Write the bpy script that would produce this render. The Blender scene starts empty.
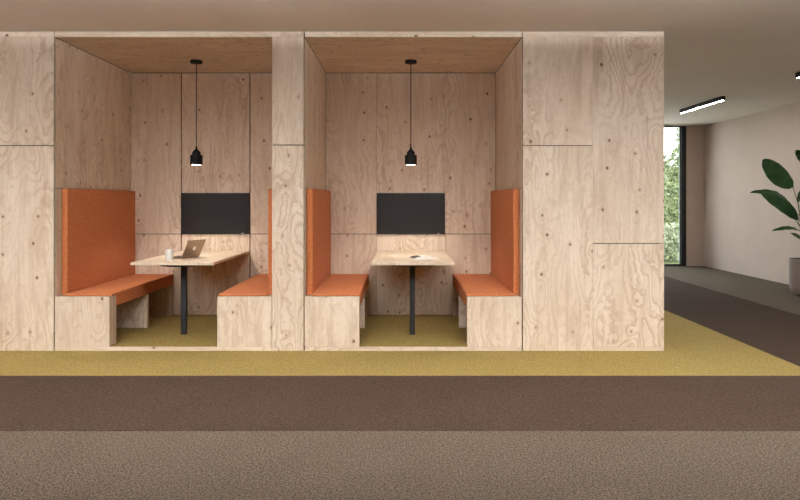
import bpy, bmesh, math, random
from mathutils import Vector, Matrix
random.seed(7)
R = math.radians
S = bpy.context.scene
C = S.collection

# ------------------------------------------------------------------ materials
def srgb(r, g, b):
    f = lambda c: c/12.92 if c <= 0.04045 else ((c+0.055)/1.055)**2.4
    return (f(r/255), f(g/255), f(b/255), 1)

class NT:
    def __init__(s, name):
        s.m = bpy.data.materials.new(name); s.m.use_nodes = True
        s.t = s.m.node_tree; s.t.nodes.clear()
        s.out = s.t.nodes.new('ShaderNodeOutputMaterial')
    def n(s, typ, **kw):
        nd = s.t.nodes.new(typ)
        for k, v in kw.items(): setattr(nd, k, v)
        return nd
    def l(s, a, b): s.t.links.new(a, b)
    def math(s, op, a, b=None, c=None, clamp=False):
        nd = s.n('ShaderNodeMath', operation=op, use_clamp=clamp)
        for i, v in enumerate((a, b, c)):
            if v is None: continue
            if isinstance(v, (int, float)): nd.inputs[i].default_value = v
            else: s.l(v, nd.inputs[i])
        return nd.outputs[0]
    def maprange(s, v, a, b, c=0, d=1, smooth=True):
        nd = s.n('ShaderNodeMapRange', interpolation_type='SMOOTHSTEP' if smooth else 'LINEAR')
        s.l(v, nd.inputs[0])
        for i, x in enumerate((a, b, c, d)): nd.inputs[i+1].default_value = x
        return nd.outputs[0]
    def noise(s, vec, scale, detail=2, rough=0.5, dist=0.0, dim='3D'):
        nd = s.n('ShaderNodeTexNoise', noise_dimensions=dim)
        nd.inputs['Scale'].default_value = scale; nd.inputs['Detail'].default_value = detail
        nd.inputs['Roughness'].default_value = rough; nd.inputs['Distortion'].default_value = dist
        s.l(vec, nd.inputs['Vector']); return nd.outputs[0]
    def mix(s, fac, a, b, mode='MIX'):
        nd = s.n('ShaderNodeMix', data_type='RGBA', blend_type=mode)
        for sock, v in ((nd.inputs[0], fac), (nd.inputs[6], a), (nd.inputs[7], b)):
            if isinstance(v, (int, float, tuple)): sock.default_value = v
            else: s.l(v, sock)
        return nd.outputs[2]
    def bsdf(s, color, rough=0.6, metal=0.0, spec=0.5, bump=None, bstr=0.2, bdist=0.002, sheen=0.0):
        b = s.n('ShaderNodeBsdfPrincipled')
        if isinstance(color, tuple): b.inputs['Base Color'].default_value = color
        else: s.l(color, b.inputs['Base Color'])
        if isinstance(rough, (int, float)): b.inputs['Roughness'].default_value = rough
        else: s.l(rough, b.inputs['Roughness'])
        b.inputs['Metallic'].default_value = metal
        b.inputs['Specular IOR Level'].default_value = spec
        if sheen:
            b.inputs['Sheen Weight'].default_value = sheen
        if bump is not None:
            bp = s.n('ShaderNodeBump'); bp.inputs['Strength'].default_value = bstr
            bp.inputs['Distance'].default_value = bdist
            s.l(bump, bp.inputs['Height']); s.l(bp.outputs[0], b.inputs['Normal'])
        s.l(b.outputs[0], s.out.inputs[0]); return s.m

def plywood(name, light, mid, dark, knots=True):
    t = NT(name)
    uv = t.n('ShaderNodeUVMap'); oi = t.n('ShaderNodeObjectInfo')
    off = t.n('ShaderNodeVectorMath', operation='SCALE'); off.inputs[0].default_value = (37, 91, 0)
    t.l(oi.outputs['Random'], off.inputs['Scale'])
    add = t.n('ShaderNodeVectorMath', operation='ADD'); t.l(uv.outputs[0], add.inputs[0]); t.l(off.outputs[0], add.inputs[1])
    P = add.outputs[0]
    st = t.n('ShaderNodeMapping'); st.inputs['Scale'].default_value = (1, 0.30, 1); t.l(P, st.inputs['Vector'])
    # big cathedral figure: contour lines of a stretched, slightly warped height field
    h = t.noise(st.outputs[0], 3.6, 1.0, 0.4, 0.25, '2D')
    wob = t.noise(P, 14, 2, 0.55, 0, '2D')
    v = t.math('MULTIPLY', h, 12.0)
    v = t.math('MULTIPLY_ADD', wob, 0.95, v)
    if knots:
        kv = t.n('ShaderNodeTexVoronoi', voronoi_dimensions='2D', feature='F1'); kv.inputs['Scale'].default_value = 4.3
        kv.inputs['Randomness'].default_value = 1.0
        kw = t.n('ShaderNodeMapping'); kw.inputs['Scale'].default_value = (1, 0.8, 1); t.l(P, kw.inputs['Vector'])
        t.l(kw.outputs[0], kv.inputs['Vector'])
        kd = kv.outputs['Distance']; kr = t.n('ShaderNodeSeparateColor'); t.l(kv.outputs['Color'], kr.inputs[0])
        on = t.math('GREATER_THAN', kr.outputs[0], 0.47)
        near = t.maprange(kd, 0.03, 0.34, 1, 0)
        v = t.math('MULTIPLY_ADD', t.math('MULTIPLY', near, on), 1.1, v)
    fr = t.math('FRACT', v)
    # each growth ring: slow pale rise and a thin darker latewood edge
    ring = t.math('MULTIPLY', t.maprange(fr, 0.45, 0.93, 0, 1), t.maprange(fr, 0.93, 1.0, 1, 0))
    amp = t.maprange(t.noise(st.outputs[0], 1.7, 1, 0.5, 0, '2D'), 0.35, 0.7, 0.25, 1.0)
    ring = t.math('MULTIPLY', ring, amp)
    fm = t.n('ShaderNodeMapping'); fm.inputs['Scale'].default_value = (1, 0.035, 1); t.l(P, fm.inputs['Vector'])
    fib = t.noise(fm.outputs[0], 190, 2, 0.6, 0, '2D')
    fib2 = t.noise(fm.outputs[0], 34, 2, 0.6, 0, '2D')
    cloud = t.noise(st.outputs[0], 4.5, 2, 0.5, 0, '2D')
    col = t.mix(t.maprange(cloud, 0.3, 0.7), light, mid)
    col = t.mix(t.math('MULTIPLY', ring, 0.55), col, dark)
    sm_ = t.n('ShaderNodeMapping'); sm_.inputs['Scale'].default_value = (1, 0.14, 1); t.l(P, sm_.inputs['Vector'])
    streak = t.noise(sm_.outputs[0], 11, 3, 0.6, 0.4, '2D')
    col = t.mix(t.maprange(streak, 0.46, 0.74, 0, 0.30), col, dark)
    mott = t.noise(P, 24, 3, 0.65, 0, '2D')
    col = t.mix(t.maprange(mott, 0.45, 0.75, 0, 0.13), col, dark)
    col = t.mix(t.maprange(fib, 0.45, 0.75, 0, 0.16), col, dark)
    col = t.mix(t.maprange(fib2, 0.5, 0.75, 0, 0.22), col, dark)
    if knots:
        rad = t.math('MULTIPLY_ADD', kr.outputs[1], 0.034, 0.014)
        core = t.math('LESS_THAN', kd, rad)
        core = t.math('MULTIPLY', core, on)
        halo = t.math('MULTIPLY', t.maprange(kd, 0.03, 0.11, 0.5, 0), on)
        col = t.mix(halo, col, dark)
        col = t.mix(t.math('MULTIPLY', core, 0.8), col, srgb(78, 48, 28))
    # slight tone difference from sheet to sheet
    tone = t.maprange(oi.outputs['Random'], 0, 1, 0.95, 1.03, False)
    hsv = t.n('ShaderNodeHueSaturation'); t.l(col, hsv.inputs['Color']); t.l(tone, hsv.inputs['Value'])
    return t.bsdf(hsv.outputs[0], 0.55, 0, 0.25, bump=fib, bstr=0.08, bdist=0.001)

def carpet(name, a, b, c):
    t = NT(name); co = t.n('ShaderNodeTexCoord').outputs['Object']
    n1 = t.noise(co, 105, 3, 0.75); n2 = t.noise(co, 48, 2, 0.6); n3 = t.noise(co, 3, 3, 0.6)
    col = t.mix(t.maprange(n1, 0.40, 0.60), a, b)
    col = t.mix(t.maprange(n2, 0.45, 0.7, 0, 0.4), col, c)
    col = t.mix(t.maprange(n3, 0.35, 0.75, 0, 0.14), col, a)
    return t.bsdf(col, 0.95, 0, 0.05, bump=n1, bstr=0.6, bdist=0.004)

def plaster(name, a, b):
    t = NT(name); co = t.n('ShaderNodeTexCoord').outputs['Object']
    n = t.noise(co, 2.2, 4, 0.6)
    return t.bsdf(t.mix(t.maprange(n, 0.3, 0.7), a, b), 0.85, 0, 0.2, bump=t.noise(co, 180, 2), bstr=0.05, bdist=0.001)

def fabric(name, a, b):
    t = NT(name); co = t.n('ShaderNodeTexCoord').outputs['Object']
    n1 = t.noise(co, 55, 3, 0.7); n2 = t.noise(co, 420, 2, 0.6)
    col = t.mix(t.maprange(n1, 0.35, 0.68), a, b)
    col = t.mix(t.maprange(n2, 0.5, 0.75, 0, 0.2), col, b)
    return t.bsdf(col, 0.85, 0, 0.15, bump=n2, bstr=0.25, bdist=0.001, sheen=0.03)

def plain(name, col, rough=0.5, metal=0.0, spec=0.5, var=0.06):
    t = NT(name); co = t.n('ShaderNodeTexCoord').outputs['Object']
    d = tuple(x*(1-var*2) for x in col[:3])+(1,)
    return t.bsdf(t.mix(t.maprange(t.noise(co, 40, 2), 0.3, 0.7), col, d), rough, metal, spec)

def glow(name, col, strength):
    t = NT(name); e = t.n('ShaderNodeEmission'); e.inputs[0].default_value = col; e.inputs[1].default_value = strength
    t.l(e.outputs[0], t.out.inputs[0]); return t.m

M = {}
M['ply'] = plywood('plywood_sheet', srgb(230, 216, 199), srgb(222, 206, 187), srgb(175, 147, 118))
M['ply_dark'] = plain('plywood_carcass', srgb(38, 25, 17), 0.9)
M['veneer'] = plywood('tabletop_veneer', srgb(232, 218, 197), srgb(226, 210, 188), srgb(196, 172, 143), knots=False)
M['olive'] = carpet('olive_carpet', srgb(128, 111, 62), srgb(168, 149, 93), srgb(178, 160, 106))
M['brown'] = carpet('brown_carpet', srgb(44, 35, 28), srgb(80, 66, 56), srgb(88, 74, 64))
M['taupe'] = carpet('taupe_carpet', srgb(58, 50, 42), srgb(121, 110, 98), srgb(128, 117, 105))
M['wall'] = plaster('taupe_wall_paint', srgb(206, 188, 176), srgb(201, 183, 171))
M['ceil'] = plaster('ceiling_paint', srgb(234, 226, 219), srgb(231, 223, 216))
M['orange'] = fabric('orange_upholstery', srgb(181, 107, 66), srgb(204, 129, 85))
M['black'] = plain('black_powder_coat', srgb(13, 13, 15), 0.6, 0, 0.3)
M['leg'] = plain('black_steel_leg', srgb(32, 34, 38), 0.45)
M['screen'] = plain('dark_screen', srgb(26, 24, 24), 0.45, 0, 0.25, 0.02)
M['bezel'] = plain('screen_bezel', srgb(20, 20, 21), 0.4)
M['frame'] = plain('black_window_frame', srgb(18, 18, 20), 0.4)
M['alu'] = plain('brushed_aluminium', srgb(168, 150, 134), 0.35, 0.85)
M['keys'] = plain('laptop_keys', srgb(28, 28, 30), 0.5)
M['logo'] = plain('white_mark', srgb(246, 246, 246), 0.3)
M['china'] = plain('white_china', srgb(232, 230, 226), 0.2)
M['coffee'] = plain('coffee', srgb(50, 30, 18), 0.2)
M['paper'] = plain('magazine_paper', srgb(244, 242, 238), 0.6, 0, 0.3, 0.01)
M['print'] = plain('printed_photo', srgb(56, 50, 46), 0.4)
M['pot'] = plain('grey_stoneware', srgb(166, 152, 146), 0.75, 0, 0.2)
M['soil'] = plain('potting_soil', srgb(45, 33, 26), 0.95)
M['stem'] = plain('green_stem', srgb(70, 66, 44), 0.6)
M['bark'] = plain('tree_bark', srgb(96, 80, 66), 0.9)
M['lawn'] = carpet('lawn_grass', srgb(78, 88, 60), srgb(110, 118, 84), srgb(120, 126, 94))
M['white'] = plain('grey_gasket', srgb(150, 158, 152), 0.5)

def leafmat(name, a, b, trans=0.15, rough=0.35):
    t = NT(name); co = t.n('ShaderNodeTexCoord').outputs['Object']
    col = t.mix(t.maprange(t.noise(co, 9 if rough < .5 else 6, 3), 0.35, 0.65), a, b)
    m = t.bsdf(col, rough, 0, 0.4)
    pb = [n for n in t.t.nodes if n.type == 'BSDF_PRINCIPLED'][0]
    tr = t.n('ShaderNodeBsdfTranslucent'); t.l(col, tr.inputs[0])
    mx = t.n('ShaderNodeMixShader'); mx.inputs[0].default_value = trans
    t.l(pb.outputs[0], mx.inputs[1]); t.l(tr.outputs[0], mx.inputs[2]); t.l(mx.outputs[0], t.out.inputs[0])
    return m
M['leaf'] = leafmat('rubber_plant_leaf', srgb(44, 82, 48), srgb(64, 102, 60))
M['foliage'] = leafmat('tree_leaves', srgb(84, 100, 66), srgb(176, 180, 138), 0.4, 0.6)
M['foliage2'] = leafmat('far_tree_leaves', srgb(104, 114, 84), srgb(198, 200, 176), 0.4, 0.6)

def glassmat():
    t = NT('window_glass')
    tr = t.n('ShaderNodeBsdfTransparent'); tr.inputs[0].default_value = (0.93, 0.96, 0.95, 1)
    gl = t.n('ShaderNodeBsdfGlossy'); gl.inputs['Roughness'].default_value = 0.02
    fr = t.n('ShaderNodeFresnel'); fr.inputs[0].default_value = 1.25
    mx = t.n('ShaderNodeMixShader'); t.l(fr.outputs[0], mx.inputs[0])
    t.l(tr.outputs[0], mx.inputs[1]); t.l(gl.outputs[0], mx.inputs[2]); t.l(mx.outputs[0], t.out.inputs[0]); return t.m
M['glass'] = glassmat()
M['fill_down'] = glow('fill_glow_down', (1, 0.97, 0.94, 1), 520)  # glow for the undersides of the added bars
M['lamp_hall'] = glow('led_diffuser_hall', (1, 0.97, 0.93, 1), 130)
M['fill_up'] = glow('fill_glow_up', (1, 1, 1, 1), 1500)  # glow of the added bars that brighten the ceiling
M['bulb'] = glow('pendant_diffuser', (1, 0.88, 0.74, 1), 16)

# ------------------------------------------------------------------ geometry helpers
def box(bm, x0, x1, y0, y1, z0, z1, bev=0.0, seg=2, rot=None, piv=None):
    b = bmesh.new()
    bmesh.ops.create_cube(b, size=1)
    for v in b.verts:
        v.co = Vector((x0+(v.co.x+.5)*(x1-x0), y0+(v.co.y+.5)*(y1-y0), z0+(v.co.z+.5)*(z1-z0)))
    if bev > 0:
        bmesh.ops.bevel(b, geom=b.edges[:], offset=bev, segments=seg, profile=0.5, affect='EDGES')
    if rot is not None:
        for v in b.verts: v.co = rot @ (v.co - piv) + piv
    me = bpy.data.meshes.new('t'); b.to_mesh(me); b.free(); bm.from_mesh(me); bpy.data.meshes.remove(me)

def lathe(bm, prof, n=40, cx=0, cy=0, cz=0):
    rings = []
    for r, z in prof:
        if r < 1e-6: rings.append([bm.verts.new((cx, cy, cz+z))])
        else: rings.append([bm.verts.new((cx+r*math.cos(2*math.pi*k/n), cy+r*math.sin(2*math.pi*k/n), cz+z)) for k in range(n)])
    for a, b in zip(rings, rings[1:]):
        for k in range(n):
            k2 = (k+1) % n
            if len(a) == 1 and len(b) == 1: continue
            if len(a) == 1: bm.faces.new((a[0], b[k2], b[k]))
            elif len(b) == 1: bm.faces.new((a[k], a[k2], b[0]))
            else: bm.faces.new((a[k], a[k2], b[k2], b[k]))

def tube(bm, pts, rad, n=10):
    pts = [Vector(p) for p in pts]
    rad = rad if isinstance(rad, (list, tuple)) else [rad]*len(pts)
    rings = []
    for i, p in enumerate(pts):
        d = (pts[min(i+1, len(pts)-1)] - pts[max(i-1, 0)]).normalized()
        u = d.orthogonal().normalized() if i == 0 else (u - d*u.dot(d)).normalized()
        w = d.cross(u)
        rings.append([bm.verts.new(p + (u*math.cos(2*math.pi*k/n) + w*math.sin(2*math.pi*k/n))*rad[i]) for k in range(n)])
    for a, b in zip(rings, rings[1:]):
        for k in range(n): bm.faces.new((a[k], a[(k+1) % n], b[(k+1) % n], b[k]))
    bm.faces.new(rings[0][::-1]); bm.faces.new(rings[-1])

def link(name, bm, mat, parent=None, grain='z', smooth=False, origin=None):
    """one mesh object, uv in metres with v along the grain axis; vertices are given in world space"""
    bmesh.ops.recalc_face_normals(bm, faces=bm.faces[:])
    uvl = bm.loops.layers.uv.new('UVMap')
    for f in bm.faces:
        n = f.normal; ax = max(range(3), key=lambda i: abs(n[i]))
        axes = [i for i in range(3) if i != ax]
        g = 'xyz'.index(grain)
        vi = g if g in axes else axes[1]
        ui = [i for i in axes if i != vi][0]
        for lp in f.loops: lp[uvl].uv = (lp.vert.co[ui], lp.vert.co[vi])
    base = Vector(origin) if origin is not None else (parent_loc(parent) if parent else Vector((0, 0, 0)))
    if origin is not None or parent:
        for v in bm.verts: v.co -= base
    me = bpy.data.meshes.new(name); bm.to_mesh(me); bm.free()
    if smooth:
        for p in me.polygons: p.use_smooth = True
    me.materials.append(M[mat] if isinstance(mat, str) else mat)
    o = bpy.data.objects.new(name, me); C.objects.link(o)
    if parent: o.parent = parent; o.location = base - parent_loc(parent)
    else: o.location = base
    if smooth:
        sm = o.modifiers.new('edges', 'EDGE_SPLIT'); sm.split_angle = R(40)
    return o

def parent_loc(p):
    v = Vector((0, 0, 0))
    while p is not None: v += p.location; p = p.parent
    return v

def tag(o, label, cat, group=None):
    o['label'] = label; o['category'] = cat
    if group: o['group'] = group
    return o
def thing(name, label, cat, loc, group=None):
    o = bpy.data.objects.new(name, None); C.objects.link(o); o.location = loc; o.empty_display_size = 0.1
    return tag(o, label, cat, group)
def struct(name, bm, mat, parent=None, grain='z'):
    o = link(name, bm, mat, parent, grain)
    if not parent: o['kind'] = 'structure'
    return o
def pbox(name, mat, parent, x0, x1, y0, y1, z0, z1, bev=0.0, grain='z', seg=2, smooth=False):
    bm = bmesh.new(); box(bm, x0, x1, y0, y1, z0, z1, bev, seg); return link(name, bm, mat, parent, grain, smooth)
def sbox(name, mat, x0, x1, y0, y1, z0, z1, parent=None):
    bm = bmesh.new(); box(bm, x0, x1, y0, y1, z0, z1); return struct(name, bm, mat, parent)

# ------------------------------------------------------------------ main dimensions (metres)
YF, YB, YE = 5.714, 7.320, 9.30          # front of the joinery, back of the booths, rear of the joinery
H, EYE = 2.756, 1.30
HZ = 2.703                                # underside of the top strip
XL, XR = -5.0, 5.94
YN, YR = -2.6, 13.07                      # wall behind the camera, rear wall
PT = 0.018                                # plywood thickness

# ------------------------------------------------------------------ the setting
sbox('floor', 'taupe', XL-.1, XR+.1, YN-.1, YR+.1, -0.10, 0.0)
bm = bmesh.new()                          # brown band round the olive field
box(bm, XL, 4.48, 3.737, 4.905, 0, 0.002); box(bm, 3.10, 4.48, 4.905, YR, 0, 0.002)
o = struct('floor_band', bm, 'brown')
bm = bmesh.new(); box(bm, XL, 3.10, 4.905, YR, 0, 0.002)
o = struct('floor_field', bm, 'olive')
sbox('ceiling', 'ceil', XL-.1, XR+.1, YN-.1, YR+.1, H, H+0.2)
sbox('wall_right', 'wall', XR, XR+.15, YN-.1, YR+.1, 0, H)
sbox('wall_left', 'wall', XL-.15, XL, YN-.1, YR+.1, 0, H)
# rear wall with a floor to ceiling window at its right end
WX0, WX1 = 2.6, 5.60
bm = bmesh.new()
box(bm, XL, WX0, YR, YR+.25, 0, H); box(bm, WX1, XR, YR, YR+.25, 0, H)
struct('wall_rear', bm, 'wall')
bm = bmesh.new(); fw = 0.07
box(bm, WX0, WX0+fw, YR+.01, YR+.09, 0, H); box(bm, WX1-fw-.02, WX1, YR+.01, YR+.09, 0, H)
box(bm, WX0+fw, WX1-fw-.02, YR+.01, YR+.09, 0, 0.035); box(bm, WX0+fw, WX1-fw-.02, YR+.01, YR+.09, H-.02, H)
box(bm, 4.05, 4.11, YR+.01, YR+.09, 0.035, H-.02)
w1 = struct('window_1', bm, 'frame')
bm = bmesh.new(); box(bm, WX0+fw, 4.05, YR+.05, YR+.058, 0.035, H-.02); box(bm, 4.11, WX1-fw-.02, YR+.05, YR+.058, 0.035, H-.02)
link('window_pane', bm, 'glass', w1)
bm = bmesh.new(); box(bm, WX1-fw-.045, WX1-fw-.02, YR+.06, YR+.085, 0.035, H-.02)
link('gasket', bm, 'white', w1)
ld = bpy.data.lights.new('daylight', 'AREA'); ld.shape = 'RECTANGLE'; ld.size = 2.6; ld.size_y = 2.5; ld.energy = 40; ld.color = (0.93, 0.97, 1)
lo = bpy.data.objects.new('daylight', ld); C.objects.link(lo); lo.location = ((WX0+WX1)/2, YR-.02, H/2); lo.rotation_euler = (R(-78), 0, 0); ld.spread = R(180)
sbox('wall_front', 'wall', XL, XR, YN-.2, YN, 0, H)      # behind the camera

# ------------------------------------------------------------------ plywood joinery
G = 0.0032                                # half of an open joint
def carcass(name, label, cat, x0, x1, group=None, deep=YE):
    t = thing(name, label, cat, ((x0+x1)/2, YF+.3, 0), group)
    return t
def front(t, x0, x1, z0, z1, gl=G, gr=G, gb=G, gt=G, name='front_panel'):
    return pbox(name, 'ply', t, x0+gl, x1-gr, YF, YF+PT, z0+gb, z1-gt, 0.0006, seg=1)

DV = .0085      # joint between storage walls and booths
X0, X1, X2, X3, X4, X5, X6 = -4.995, -2.99, -1.119, -0.839, 1.0327, 1.642, 2.255
ZJ = 1.769
# left storage wall
t = carcass('storage_wall', 'pale plywood storage wall at the left end, one panel joint across it', 'storage wall', X0, X1)
pbox('carcass', 'ply_dark', t, X0, X1-.0055, YF+.020, YB-.02, 0.004, H-.006)
for a, b in ((X0, -4.216), (-4.216, -3.603), (-3.603, X1)):
    e = DV if b == X1 else .0012; f_ = .0012
    front(t, a, b, 0.002, ZJ, gb=0, gl=f_, gr=e); front(t, a, b, ZJ, HZ, gt=.001, gl=f_, gr=e)
pbox('top_strip', 'ply', t, X0, X1-DV, YF, YF+PT, HZ+.001, H-.006, grain='x')
# pier between the booths
t = carcass('plywood_pier', 'narrow pale plywood pier standing between the two booths', 'pier', X2, X3)
pbox('carcass', 'ply_dark', t, X2+.0055, X3-.0055, YF+.020, YB-.02, 0.004, H-.006)
front(t, X2, X3, 0.002, 1.773, gl=0.0008, gr=DV, gb=0); front(t, X2, X3, 1.773, HZ, gl=0.0008, gr=DV, gt=.001)
pbox('top_strip', 'ply', t, X2-.0, X3-DV, YF, YF+PT, HZ+.001, H-.006, grain='x')
# right storage wall
t = carcass('storage_wall', 'pale plywood storage wall at the right end with two staggered panel joints', 'storage wall', X4, X6)
pbox('carcass', 'ply_dark', t, X4+.0055, X6-.024, YF+.020, YB-.02, 0.004, H-.006)
front(t, X4, X5, 0.002, ZJ, gb=0, gl=DV, gr=.0007); front(t, X4, X5, ZJ, HZ, gt=.001, gl=DV, gr=.0007)
front(t, X5, X6, 0.036, 0.926, gl=.0007, gr=0, gb=.0006); front(t, X5, X6, 0.926, HZ, gl=.0007, gr=0, gt=.001)
pbox('base_strip', 'ply', t, X5+.0007, X6, YF, YF+PT, 0.002, 0.0355, grain='x')
pbox('top_strip', 'ply', t, X4+DV, X6, YF, YF+PT, HZ+.001, H-.006, grain='x')
pbox('end_panel', 'ply', t, X6-.022, X6, YF+.020, YE, 0.002, H-.006)
pbox('rear_panel', 'ply', t, X4, X6-.024, YE-.02, YE, 0.002, H-.006)

FLOOR_Z = 0.035
def booth(label, xa, xb, tight):
    t = thing('meeting_booth', label, 'booth', ((xa+xb)/2, YF+.8, 0), 'plywood meeting booths')
    xc = (xa+xb)/2
    # side walls, split where the bench back ends
    for x0, x1 in ((xa-.004, xa), (xb, xb+.004)):
        pbox('side_panel', 'ply', t, x0, x1, YF+.021, YB, FLOOR_Z, 1.400, 0.0005, seg=1)
        pbox('side_panel', 'ply', t, x0, x1, YF+.021, YB, 1.404, HZ-.004, 0.0005, seg=1)
    pbox('ceiling_panel', 'ply', t, xa+.003, xb-.003, YF+.019, YB, HZ, H-.008, grain='x')
    pbox('top_strip', 'ply', t, xa+.002, xb-.0005, YF, YF+PT, HZ, H-.006, grain='x')
    pbox('plinth', 'ply', t, xa+.002, xb-.002, YF, YF+PT, 0.002, FLOOR_Z, grain='x')
    pbox('carpet_floor', 'olive', t, xa+.001, xb-.001, YF+.0185, YB+.05, 0.003, FLOOR_Z-.001)
    g = 0.0009 if tight else 0.0055
    cols = [(xa+.003, xc-.378), (xc-.378, xc+.378), (xc+.378, xb-.003)]
    for i, (a, b) in enumerate(cols):
        ga = 0 if i == 0 else g; gb = 0 if i == 2 else g
        pbox('back_panel', 'ply', t, a+ga, b-gb, YB, YB+PT, FLOOR_Z, 0.925-.0035, 0.0005, seg=1)
        pbox('back_panel', 'ply', t, a+ga, b-gb, YB, YB+PT, 0.925+.0035, HZ-.006, 0.0005, seg=1)
    pbox('backing', 'ply_dark', t, xa-.004, xb+.004, YB+PT+.004, YB+PT+.02, FLOOR_Z, H-.01)
    return t
booth('open plywood booth on the left, where the laptop stands on the table', X1, X2, False)
booth('open plywood booth on the right, where a magazine lies on the table', X3, X4, True)

# ------------------------------------------------------------------ benches
def bench(label, xw, sgn, ):
    """xw: booth side wall; sgn +1 when the seat faces +x"""
    t = thing('bench', label, 'bench', (xw+sgn*.235, YF+.8, FLOOR_Z), 'built in booth benches')
    X = lambda d: xw + sgn*d
    def b(name, mat, d0, d1, y0, y1, z0, z1, bev=0.0, seg=2, grain='z', smooth=False):
        x0, x1 = sorted((X(d0), X(d1)))
        return pbox(name, mat, t, x0, x1, y0, y1, z0, z1, bev, grain, seg, smooth)
    W = 0.471; B0 = FLOOR_Z + .0012
    b('end_panel', 'ply', 0.003, W, YF+.0005, YF+.0165, B0, 0.468, 0.0008, 1)
    b('end_box', 'ply', 0.003, W-.006, YF+.017, YF+.155, B0, 0.462, 0.0006, 1)
    b('support_panel', 'ply', 0.003, W, 6.56, 6.60, B0, 0.366, 0.0006, 1)
    b('support_panel', 'ply', 0.003, W, 7.24, 7.29, B0, 0.366, 0.0006, 1)
    bm = bmesh.new()
    x0, x1 = sorted((X(.058), X(W+.003)))
    # L-shaped profile: full thickness behind the end box, a thin lip over it
    prof = [(YF+.056, .466), (YF+.056, .486), (YB-.006, .486), (YB-.006, .368), (YF+.160, .368), (YF+.160, .466)]
    va = [bm.verts.new((x0, y, z)) for y, z in prof]; vb = [bm.verts.new((x1, y, z)) for y, z in prof]
    bm.faces.new(va); bm.faces.new(vb[::-1])
    for k in range(6): bm.faces.new((va[k], va[(k+1) % 6], vb[(k+1) % 6], vb[k]))
    bmesh.ops.recalc_face_normals(bm, faces=bm.faces[:])
    bmesh.ops.bevel(bm, geom=[e for e in bm.edges], offset=0.006, segments=3, profile=0.5, affect='EDGES')
    link('seat_cushion', bm, 'orange', t, smooth=True)
    b('back_cushion', 'orange', 0.003, 0.056, 5.825, YB-.012, 0.466, 1.400, 0.007, 3, smooth=True)
    return t
bench('orange padded bench along the left wall of the left booth, seat facing right', X1, 1)
bench('orange padded bench in the left booth, partly hidden behind the pier', X2, -1)
bench('orange padded bench beside the pier in the right booth', X3, 1)
bench('orange padded bench in the right booth, against the right storage wall', X4, -1)

# ------------------------------------------------------------------ tables
def table(label, xc):
    t = thing('table', label, 'table', (xc, 6.26, FLOOR_Z), 'booth tables')
    pbox('tabletop', 'veneer', t, xc-.37, xc+.37, 5.930, YB-.004, 0.717, 0.742, 0.002, grain='y')
    bm = bmesh.new(); lathe(bm, [(0, .676), (.07, .676), (.215, .690), (.215, .7165), (0, .7165)], 40, xc, 6.26)
    link('mounting_plate', bm, 'leg', t, smooth=True)
    pbox('leg', 'leg', t, xc-.025, xc+.025, 6.235, 6.285, FLOOR_Z, .690, 0.004)
    return t
XC1, XC2 = (X1+X2)/2, (X3+X4)/2
table('pale wooden table on a black leg, with the laptop on it', XC1)
table('pale wooden table on a black leg, with the open magazine on it', XC2)
TT = 0.7425

# ------------------------------------------------------------------ wall screens
def screen(label, xc):
    t = thing('wall_screen', label, 'screen', (xc, YB-.02, 0.932), 'wall screens')
    pbox('housing', 'bezel', t, xc-.374, xc+.374, YB-.030, YB-.001, 0.930, 1.377, 0.002)
    pbox('display', 'screen', t, xc-.370, xc+.370, YB-.032, YB-.0305, 0.940, 1.373)
    pbox('brand_mark', 'logo', t, xc+.290, xc+.318, YB-.0335, YB-.0322, 0.933, 0.937)
screen('black flat wall screen above the table with the laptop', XC1)
screen('black flat wall screen above the table with the magazine', XC2)

# ------------------------------------------------------------------ pendant lamps
def pendant(label, xc):
    y = 6.68; zb = 1.652
    t = thing('pendant_lamp', label, 'lamp', (xc, y, zb), 'black pendant lamps')
    bm = bmesh.new(); lathe(bm, [(0, HZ-.001), (.058, HZ-.001), (.060, HZ-.006), (.060, HZ-.024), (.056, HZ-.028), (0, HZ-.028)], 36, xc, y)
    link('canopy', bm, 'black', t, smooth=True)
    bm = bmesh.new(); tube(bm, [(xc, y, HZ-.028), (xc, y, 2.2), (xc, y, zb+.172)], 0.0045, 8); link('cord', bm, 'black', t, smooth=True)
    bm = bmesh.new()
    lathe(bm, [(0, .186), (.010, .184), (.010, .160), (.016, .156), (.020, .150), (.040, .128), (.041, .100), (.058, .099), (.061, .096),
               (.061, .002), (.059, 0), (.055, 0), (.055, .03), (0, .03)], 40, xc, y, zb)
    link('shade', bm, 'black', t, smooth=True)
    bm = bmesh.new(); lathe(bm, [(0, .002), (.053, .002), (.053, .010), (0, .010)], 40, xc, y, zb); link('diffuser', bm, 'bulb', t, smooth=True)
    ld = bpy.data.lights.new('bulb', 'SPOT'); ld.energy = 39; ld.spot_size = R(108); ld.spot_blend = 0.4; ld.shadow_soft_size = 0.045; ld.color = (1, 0.90, 0.78)
    lo = bpy.data.objects.new('bulb', ld); C.objects.link(lo); lo.parent = t; lo.location = (0, 0, -.004)
pendant('black pendant lamp hanging in the left booth above the laptop table', XC1-.014)
pendant('black pendant lamp hanging in the right booth above the magazine table', XC2-.008)

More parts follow.
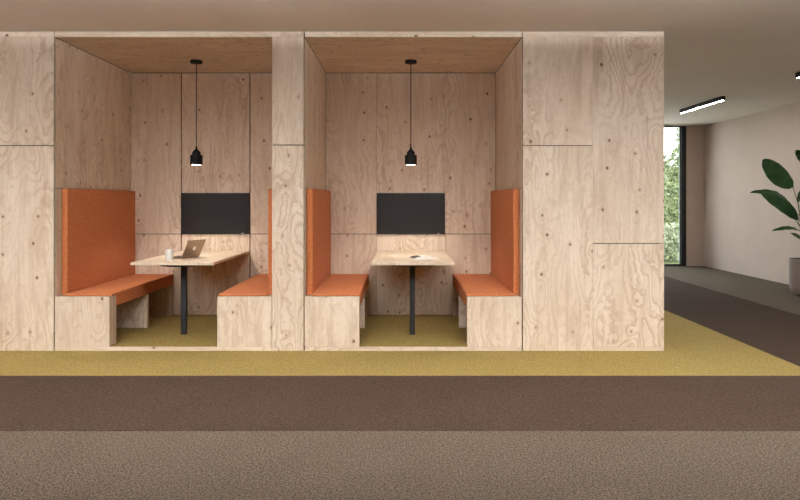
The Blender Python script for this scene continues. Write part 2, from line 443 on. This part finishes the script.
# ------------------------------------------------------------------ laptop, mug, magazine
def put(name, bm, mat, t, rz, smooth=False):
    """geometry in the thing's own frame, turned by rz"""
    rot = Matrix.Rotation(rz, 3, 'Z')
    for v in bm.verts: v.co = rot @ v.co + t.location
    return link(name, bm, mat, t, smooth=smooth)
t = thing('laptop', 'open grey laptop seen from behind its tilted lid, on the left table', 'laptop', (-2.042, 6.40, TT))
rz = R(66)        # local +x along the hinge, local +y towards the keyboard
hw = 0.125
bm = bmesh.new(); box(bm, -hw, hw, 0, .180, .002, .014, .003); base = put('base', bm, 'alu', t, rz)
bm = bmesh.new()
for r_ in range(5):
    for c_ in range(13): box(bm, -.112+c_*.0173, -.112+c_*.0173+.0138, .020+r_*.016, .020+r_*.016+.013, .0142, .0155)
rot = Matrix.Rotation(rz, 3, 'Z')
for v in bm.verts: v.co = rot @ v.co + t.location
link('keyboard', bm, 'keys', base)
tilt = Matrix.Rotation(R(27), 3, 'X')    # lid leans back, away from the keyboard
def lidpart(name, bm, mat, par):
    for v in bm.verts: v.co = rot @ (tilt @ v.co + Vector((0, -.004, .014))) + t.location
    return link(name, bm, mat, par)
bm = bmesh.new(); box(bm, -hw, hw, -.006, 0, 0, .182, .0025); lid = lidpart('lid', bm, 'alu', t)
bm = bmesh.new(); box(bm, -hw+.008, hw-.008, .0003, .0010, .010, .173); lidpart('display', bm, 'screen', lid)
bm = bmesh.new()                          # small bitten-fruit mark on the lid
pts = []
for kk in range(36):
    a = 2*math.pi*kk/36; r_ = .021*(1 - .10*math.exp(-((a-math.pi/2)/.35)**2) - .06*math.exp(-((a-3*math.pi/2)/.35)**2))
    x, z = r_*math.cos(a)*.95, r_*math.sin(a)
    d = math.hypot(x-.026, z-.003)
    if d < .0105: s_ = .0105/max(d, 1e-4); x, z = .026+(x-.026)*s_, .003+(z-.003)*s_
    pts.append((x, z))
def plate(bm, pts, cz):
    a = [bm.verts.new((-x, -.0072, cz+z)) for x, z in pts]; b = [bm.verts.new((-x, -.0064, cz+z)) for x, z in pts]
    bm.faces.new(a); bm.faces.new(b[::-1])
    for i in range(len(pts)): bm.faces.new((a[i], a[(i+1) % len(pts)], b[(i+1) % len(pts)], b[i]))
plate(bm, pts, .092)
plate(bm, [(.000, .022), (.004, .0225), (.009, .027), (.010, .032), (.005, .031), (.001, .027)], .092)
lidpart('logo', bm, 'logo', lid)['label'] = 'white fruit shaped mark'

t = thing('mug', 'white mug standing to the left of the laptop', 'mug', (-2.150, 6.14, TT))
bm = bmesh.new()
lathe(bm, [(0, .001), (.030, .001), (.033, .004), (.0345, .05), (.035, .098), (.0338, .100), (.0325, .098), (.0315, .01), (0, .008)], 36, *t.location)
link('cup', bm, 'china', t, smooth=True)
bm = bmesh.new(); a0 = R(150)
tube(bm, [t.location + Vector((math.cos(a0)*r_, math.sin(a0)*r_, z)) for r_, z in ((.033, .082), (.048, .084), (.058, .072), (.060, .052), (.054, .034), (.033, .026))], .0045, 8)
link('handle', bm, 'china', t, smooth=True)
bm = bmesh.new(); lathe(bm, [(0, .080), (.031, .080), (.031, .078), (0, .078)], 30, *t.location); link('coffee', bm, 'coffee', t)

t = thing('magazine', 'open white magazine lying on the right table', 'magazine', (0.205, 6.36, TT))
def pages(sx):
    bm = bmesh.new(); n = 12; top, bot = [], []
    for k in range(n+1):
        u = k/n; x = sx*u*.118; z = .003+.016*math.sin(math.pi*min(1, u*1.15)**.7)*(1-u*.55)
        top.append((x, z)); bot.append((x, max(.0005, z-.006 if u < 1 else z-.002)))
    vt = [[bm.verts.new((x, y, z)) for x, z in top] for y in (-.15, .15)]
    vb = [[bm.verts.new((x, y, .0004)) for x, z in top] for y in (-.15, .15)]
    for k in range(n):
        bm.faces.new((vt[0][k], vt[0][k+1], vt[1][k+1], vt[1][k])); bm.faces.new((vb[0][k+1], vb[0][k], vb[1][k], vb[1][k+1]))
        for j in (0, 1): bm.faces.new((vt[j][k], vt[j][k+1], vb[j][k+1], vb[j][k]))
    bm.faces.new((vt[0][n], vt[1][n], vb[1][n], vb[0][n])); bm.faces.new((vt[0][0], vt[1][0], vb[1][0], vb[0][0]))
    return bm, top
rz = R(14); 
for sx in (-1, 1):
    bm, top = pages(sx); put('page', bm, 'paper', t, rz, True)
    if sx < 0:
        bm = bmesh.new()
        vs = [[bm.verts.new((x, y, z+.0008)) for x, z in top[1:12]] for y in (-.02, .145)]
        for k in range(10): bm.faces.new((vs[0][k], vs[0][k+1], vs[1][k+1], vs[1][k]))
        put('printed_photo', bm, 'print', t, rz, True)['label'] = 'dark printed picture on the left page'

# ------------------------------------------------------------------ ceiling lights, then added fill lights out of view
def copy_tree(o, parent=None):
    c = o.copy(); C.objects.link(c)
    if parent: c.parent = parent
    for ch in list(o.children): copy_tree(ch, c)
    return c
def lightbar(loc, mat):
    t = thing('ceiling_light', '', 'light', loc, 'linear ceiling lights')
    x, y, z = loc
    bm = bmesh.new()
    box(bm, x-.030, x+.030, y-.70, y+.70, z-.058, z, .001, 1)
    link('housing', bm, 'black', t)
    bm = bmesh.new(); box(bm, x-.015, x+.015, y-.69, y+.69, z-.0600, z-.0582); link('diffuser', bm, mat, t)
    return t
ha = lightbar((4.50, 10.0, H-.001), 'lamp_hall'); ha['label'] = 'black linear ceiling light nearest the window, fully in view'
hb = copy_tree(ha); hb.location = (4.53, 6.90, H-.001); hb['label'] = 'black linear ceiling light cut off by the right edge of the photo'
def fill_bar(loc, up, down, label, group):  # added out of view to brighten the ceiling
    """added fill light shaped as a slim bar on two rods, shining up, down or both; these hang over the open floor behind and above the view"""
    t = thing('unseen_fill_bar', label, 'light', loc, group); x, y, z = loc
    bm = bmesh.new(); box(bm, x-.035, x+.035, y-.70, y+.70, z, z+.045, .001, 1); link('housing', bm, 'black', t)
    for yy in (-.5, .5):
        bm = bmesh.new(); tube(bm, [(x, y+yy, z+.045), (x, y+yy, H-.001)], .004, 8); link('rod', bm, 'black', t)
    if up:
        bm = bmesh.new(); box(bm, x-.028, x+.028, y-.69, y+.69, z+.0452, z+.048); link('upper_fill_glow', bm, 'fill_up', t)
    if down:
        bm = bmesh.new(); box(bm, x-.028, x+.028, y-.69, y+.69, z-.003, z-.0002); link('lower_fill_glow', bm, 'fill_down', t)
    return t
proto = fill_bar((-4.2, 3.0, 2.55), True, False, 'added unseen bar light over the open floor, shining up', 'added bar lights shining up over the open floor')
for x in (-1.3, 1.6, 4.5):
    c = copy_tree(proto); c.location = (x, 3.0, 2.55)
# fill lights added on the ceiling out of view, aimed at the joinery and down
AIM = R(43.5)
def fill(loc):  # added unseen fixture that throws extra light on the booths
    t = thing('booth_fill', 'unseen light added as washer aimed at the plywood booths', 'light', loc, 'added fill lights aimed at the booths'); x, y, z = loc
    rot = Matrix.Rotation(-AIM, 3, 'X')
    bm = bmesh.new(); box(bm, x-.62, x+.62, y-.05, y+.05, z-.055, z+.055, .002, 1, rot, Vector(loc)); link('housing', bm, 'black', t)
    bm = bmesh.new(); box(bm, x-.60, x+.60, y+.0505, y+.0515, z-.045, z+.045, 0, 1, rot, Vector(loc)); link('lens', bm, 'keys', t)
    for xx in (-.45, .45):
        bm = bmesh.new(); tube(bm, [(x+xx, y, z+.05), (x+xx, y, H-.001)], .008, 8); link('bracket', bm, 'black', t)
    ld = bpy.data.lights.new('fill', 'AREA'); ld.shape = 'RECTANGLE'; ld.size = 1.2; ld.size_y = .09; ld.spread = R(88)
    ld.energy = FILL_POWER; ld.color = (1, 0.97, 0.94)
    lo = bpy.data.objects.new('fill', ld); C.objects.link(lo); lo.parent = t
    lo.location = rot @ Vector((0, .056, 0)); lo.rotation_euler = (R(90)-AIM, 0, 0)
    return t
FILL_POWER = 19.5
proto = fill((-4.25, 2.3, 2.64))
for x in (-2.6, -.95, .7, 2.35, 4.0):
    c = copy_tree(proto); c.location = (x, 2.3, 2.64)

# ------------------------------------------------------------------ potted plant
D = 8.9; SC = 664/D
def at(px, py, dy=0): 
    s = 664/(D+dy); return Vector(((px-402)/s, D+dy, EYE+(200-py)/s))
PX, PY = 5.52, 8.95
t = thing('potted_plant', 'large leaved green plant in a grey pot by the right wall', 'plant', (PX, PY, .002))
bm = bmesh.new()
lathe(bm, [(0, .03), (.20, .03), (.235, .045), (.255, .085), (.262, .14), (.265, .495), (.260, .50), (.25, .50), (.247, .44), (0, .44)], 48, PX, PY, .002)
pot = link('pot', bm, 'pot', t, smooth=True)
bm = bmesh.new(); lathe(bm, [(0, 0), (.17, 0), (.17, .03), (0, .03)], 40, PX, PY, .002); link('foot', bm, 'black', pot)
bm = bmesh.new(); lathe(bm, [(0, .46), (.244, .455), (.244, .44), (0, .44)], 36, PX, PY, .002); link('soil', bm, 'soil', t)
def leaf(base, tip, width, bend=0.15, side=None, curl=0.12, stem=None):
    base, tip = Vector(base), Vector(tip); d = tip-base; L = d.length; d.normalize()
    sd = Vector(side) if side else d.cross(Vector((0, -1, .35))).normalized()
    sd = (sd - d*sd.dot(d)).normalized(); up = sd.cross(d).normalized()
    if up.z < 0: up = -up
    bm = bmesh.new(); n, m = 16, 8; rows = []
    for i in range(n+1):
        u = i/n; w = width*.5*(max(1e-3, math.sin(math.pi*u**.92))**.58)
        w = max(w, .0015)
        c = base + d*(L*u) + up*(bend*L*math.sin(math.pi*u)*.6 - bend*L*.35*u*u)
        rows.append([bm.verts.new(c + sd*(w*k) + up*(abs(k)**1.5*curl*w + .004*math.sin(u*26+3*k))) for k in [(-1+2*j/m) for j in range(m+1)]])
    for a, b in zip(rows, rows[1:]):
        for j in range(m): bm.faces.new((a[j], a[j+1], b[j+1], b[j]))
    o = link('leaf', bm, 'leaf', t, smooth=False)
    for p in o.data.polygons: p.use_smooth = True
    md = o.modifiers.new('thickness', 'SOLIDIFY'); md.thickness = .0012
    return o
top = Vector((PX-.03, PY, 1.72)); root = Vector((PX, PY, .455))
crown = at(803, 214)
stems = [[root, at(803, 240), at(801, 222), at(798, 203), at(793, 187)],
         [root+Vector((.03, .03, 0)), at(808, 238, .05), at(810, 210, .08), at(812, 180, .1), at(808, 165, .1)],
         [root+Vector((.05, -.03, 0)), at(812, 240, -.05), at(818, 215, -.1), at(828, 192, -.1)],
         [root+Vector((-.03, .02, 0)), at(802, 236), at(800, 226), at(795, 218)]]
for st in stems:
    bm = bmesh.new(); tube(bm, st, [.011, .009, .008, .006, .004][:len(st)], 8); link('stem', bm, 'stem', t, smooth=True)
S1 = (0.55, 0.25, 0.8)
leaf(at(793.5, 187), at(761.5, 160, -.12), .275, .05, (.62, .15, .77), .05)                  # big oval leaf, face on
leaf(at(798, 219), at(763, 194, -.2), .20, .10, (.55, .35, .75), .15)
leaf(at(791, 205, .1), at(752, 190, .05), .14, .22, (.35, .75, .45), .1)
leaf(at(800, 222, .1), at(778, 203, -.05), .13, .12, (.3, .6, .7), .2)
leaf(at(800, 231, .05), at(773, 229.5, -.1), .075, .16, (.2, .8, .5), .1)
leaf(at(803, 240, .0), at(791, 233, -.2), .06, .05)
leaf(at(798, 203), at(812, 178, -.25), .17, .08, (.8, .2, .5), .1)
leaf(at(808, 165, .1), at(796, 150, .15), .16, .05, (.3, .3, -.9), .1)
leaf(at(808, 166, .1), at(826, 150, .0), .22, .08)
leaf(at(828, 192, -.1), at(850, 176, -.25), .24, .08)
leaf(at(828, 194, -.1), at(836, 165, .1), .20, .08, (.9, .2, .1))
leaf(at(797, 217), at(812, 205, -.35), .15, .1, (.6, .2, .7))
leaf(at(818, 215, -.1), at(846, 214, -.2), .18, .15)
leaf(at(812, 226, -.05), at(826, 238, -.3), .14, .15)

# ------------------------------------------------------------------ outdoors, beyond the window
sbox('ground', 'lawn', -20, 40, YR+.3, 70, -.3, -.05)
def crownmesh(cx, cy, zs, n, size, seed):
    rnd = random.Random(seed); bm = bmesh.new()
    for _ in range(n):
        bx, by, bz, br, bh = rnd.choice(zs)
        while True:
            v = Vector((rnd.uniform(-1, 1), rnd.uniform(-1, 1), rnd.uniform(-1, 1)))
            if v.length < 1: break
        p = Vector((cx+bx+v.x*br, cy+by+v.y*br, bz+v.z*bh)); s = size*rnd.uniform(.6, 1.4)
        a = Vector((rnd.gauss(0, 1), rnd.gauss(0, 1), rnd.gauss(0, .7))).normalized(); b = a.orthogonal().normalized(); b = Matrix.Rotation(rnd.uniform(0, 6.3), 3, a) @ b
        c = a.cross(b)
        bm.faces.new([bm.verts.new(q) for q in (p-a*s, p+b*s*.45+c*s*.1, p+a*s, p-b*s*.45+c*s*.1)])
    return bm
def tree(name, label, cat, cx, cy, blobs, n, size, trunk, seed, mat='foliage', group=None):
    t = thing(name, label, cat, (cx, cy, -.05), group)
    bm = crownmesh(cx, cy, blobs, n, size, seed)
    link('foliage', bm, mat, t)
    bm = bmesh.new(); tube(bm, [(cx, cy, -.05), (cx+.04, cy, trunk*.5), (cx-.02, cy+.05, trunk)], [.14*trunk/3, .10*trunk/3, .05*trunk/3], 10); link('trunk', bm, 'bark', t, smooth=True)
tree('tree', 'leafy green tree close outside the window', 'tree', 8.75, 20, [(-.1, 0, 1.6, 1.2, .9), (-.5, 0, 1.0, .9, .7), (.45, .2, 2.9, .75, .9), (.55, 0, 3.6, .7, .8), (-.2, 0, 2.4, .7, .6), (-.3, .2, .5, 1.0, .6)], 4200, .075, 1.7, 3)
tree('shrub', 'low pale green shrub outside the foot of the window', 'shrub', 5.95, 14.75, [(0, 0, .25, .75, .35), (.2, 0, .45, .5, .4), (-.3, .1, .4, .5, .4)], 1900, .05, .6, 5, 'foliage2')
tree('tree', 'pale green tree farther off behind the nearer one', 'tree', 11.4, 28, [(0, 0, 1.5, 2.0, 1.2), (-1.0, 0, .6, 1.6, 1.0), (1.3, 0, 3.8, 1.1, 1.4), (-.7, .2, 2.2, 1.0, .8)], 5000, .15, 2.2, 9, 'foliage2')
tree('tree', 'broad tree at the left of the view outside, behind the joinery', 'tree', 5.6, 24, [(0, 0, 2.6, 1.9, 1.5), (-.8, 0, 1.4, 1.4, 1.0), (.5, 0, 4.4, 1.4, 1.2)], 3000, .14, 4.0, 12, 'foliage')

# ------------------------------------------------------------------ sky and sun
w = bpy.data.worlds.new('sky'); S.world = w; w.use_nodes = True
bg = w.node_tree.nodes['Background']; bg.inputs[0].default_value = (0.93, 0.97, 1.0, 1); bg.inputs[1].default_value = 5
sd = bpy.data.lights.new('sun', 'SUN'); sd.energy = 8.0; sd.angle = R(2); sd.color = (1, .95, .85)
so = bpy.data.objects.new('sun', sd); C.objects.link(so)
so.rotation_euler = Vector((-.85, .15, -.75)).to_track_quat('-Z', 'Y').to_euler()

# ------------------------------------------------------------------ camera
cd = bpy.data.cameras.new('camera'); cam = bpy.data.objects.new('camera', cd); C.objects.link(cam)
cam.location = (0, 0, EYE); cam.rotation_euler = (R(90), 0, 0)
cd.sensor_width = 36; cd.lens = 664/800*36
cd.shift_x = -2/800; cd.shift_y = -50/800
cd.clip_end = 200
S.camera = cam
S.view_settings.view_transform = 'Standard'; S.view_settings.look = 'None'
S.view_settings.gamma = 1; S.view_settings.use_curve_mapping = False
S.view_settings.exposure = 0.0
S.cycles.max_bounces = 10; S.cycles.diffuse_bounces = 6; S.cycles.use_denoising = True
S.cycles.sample_clamp_indirect = 8
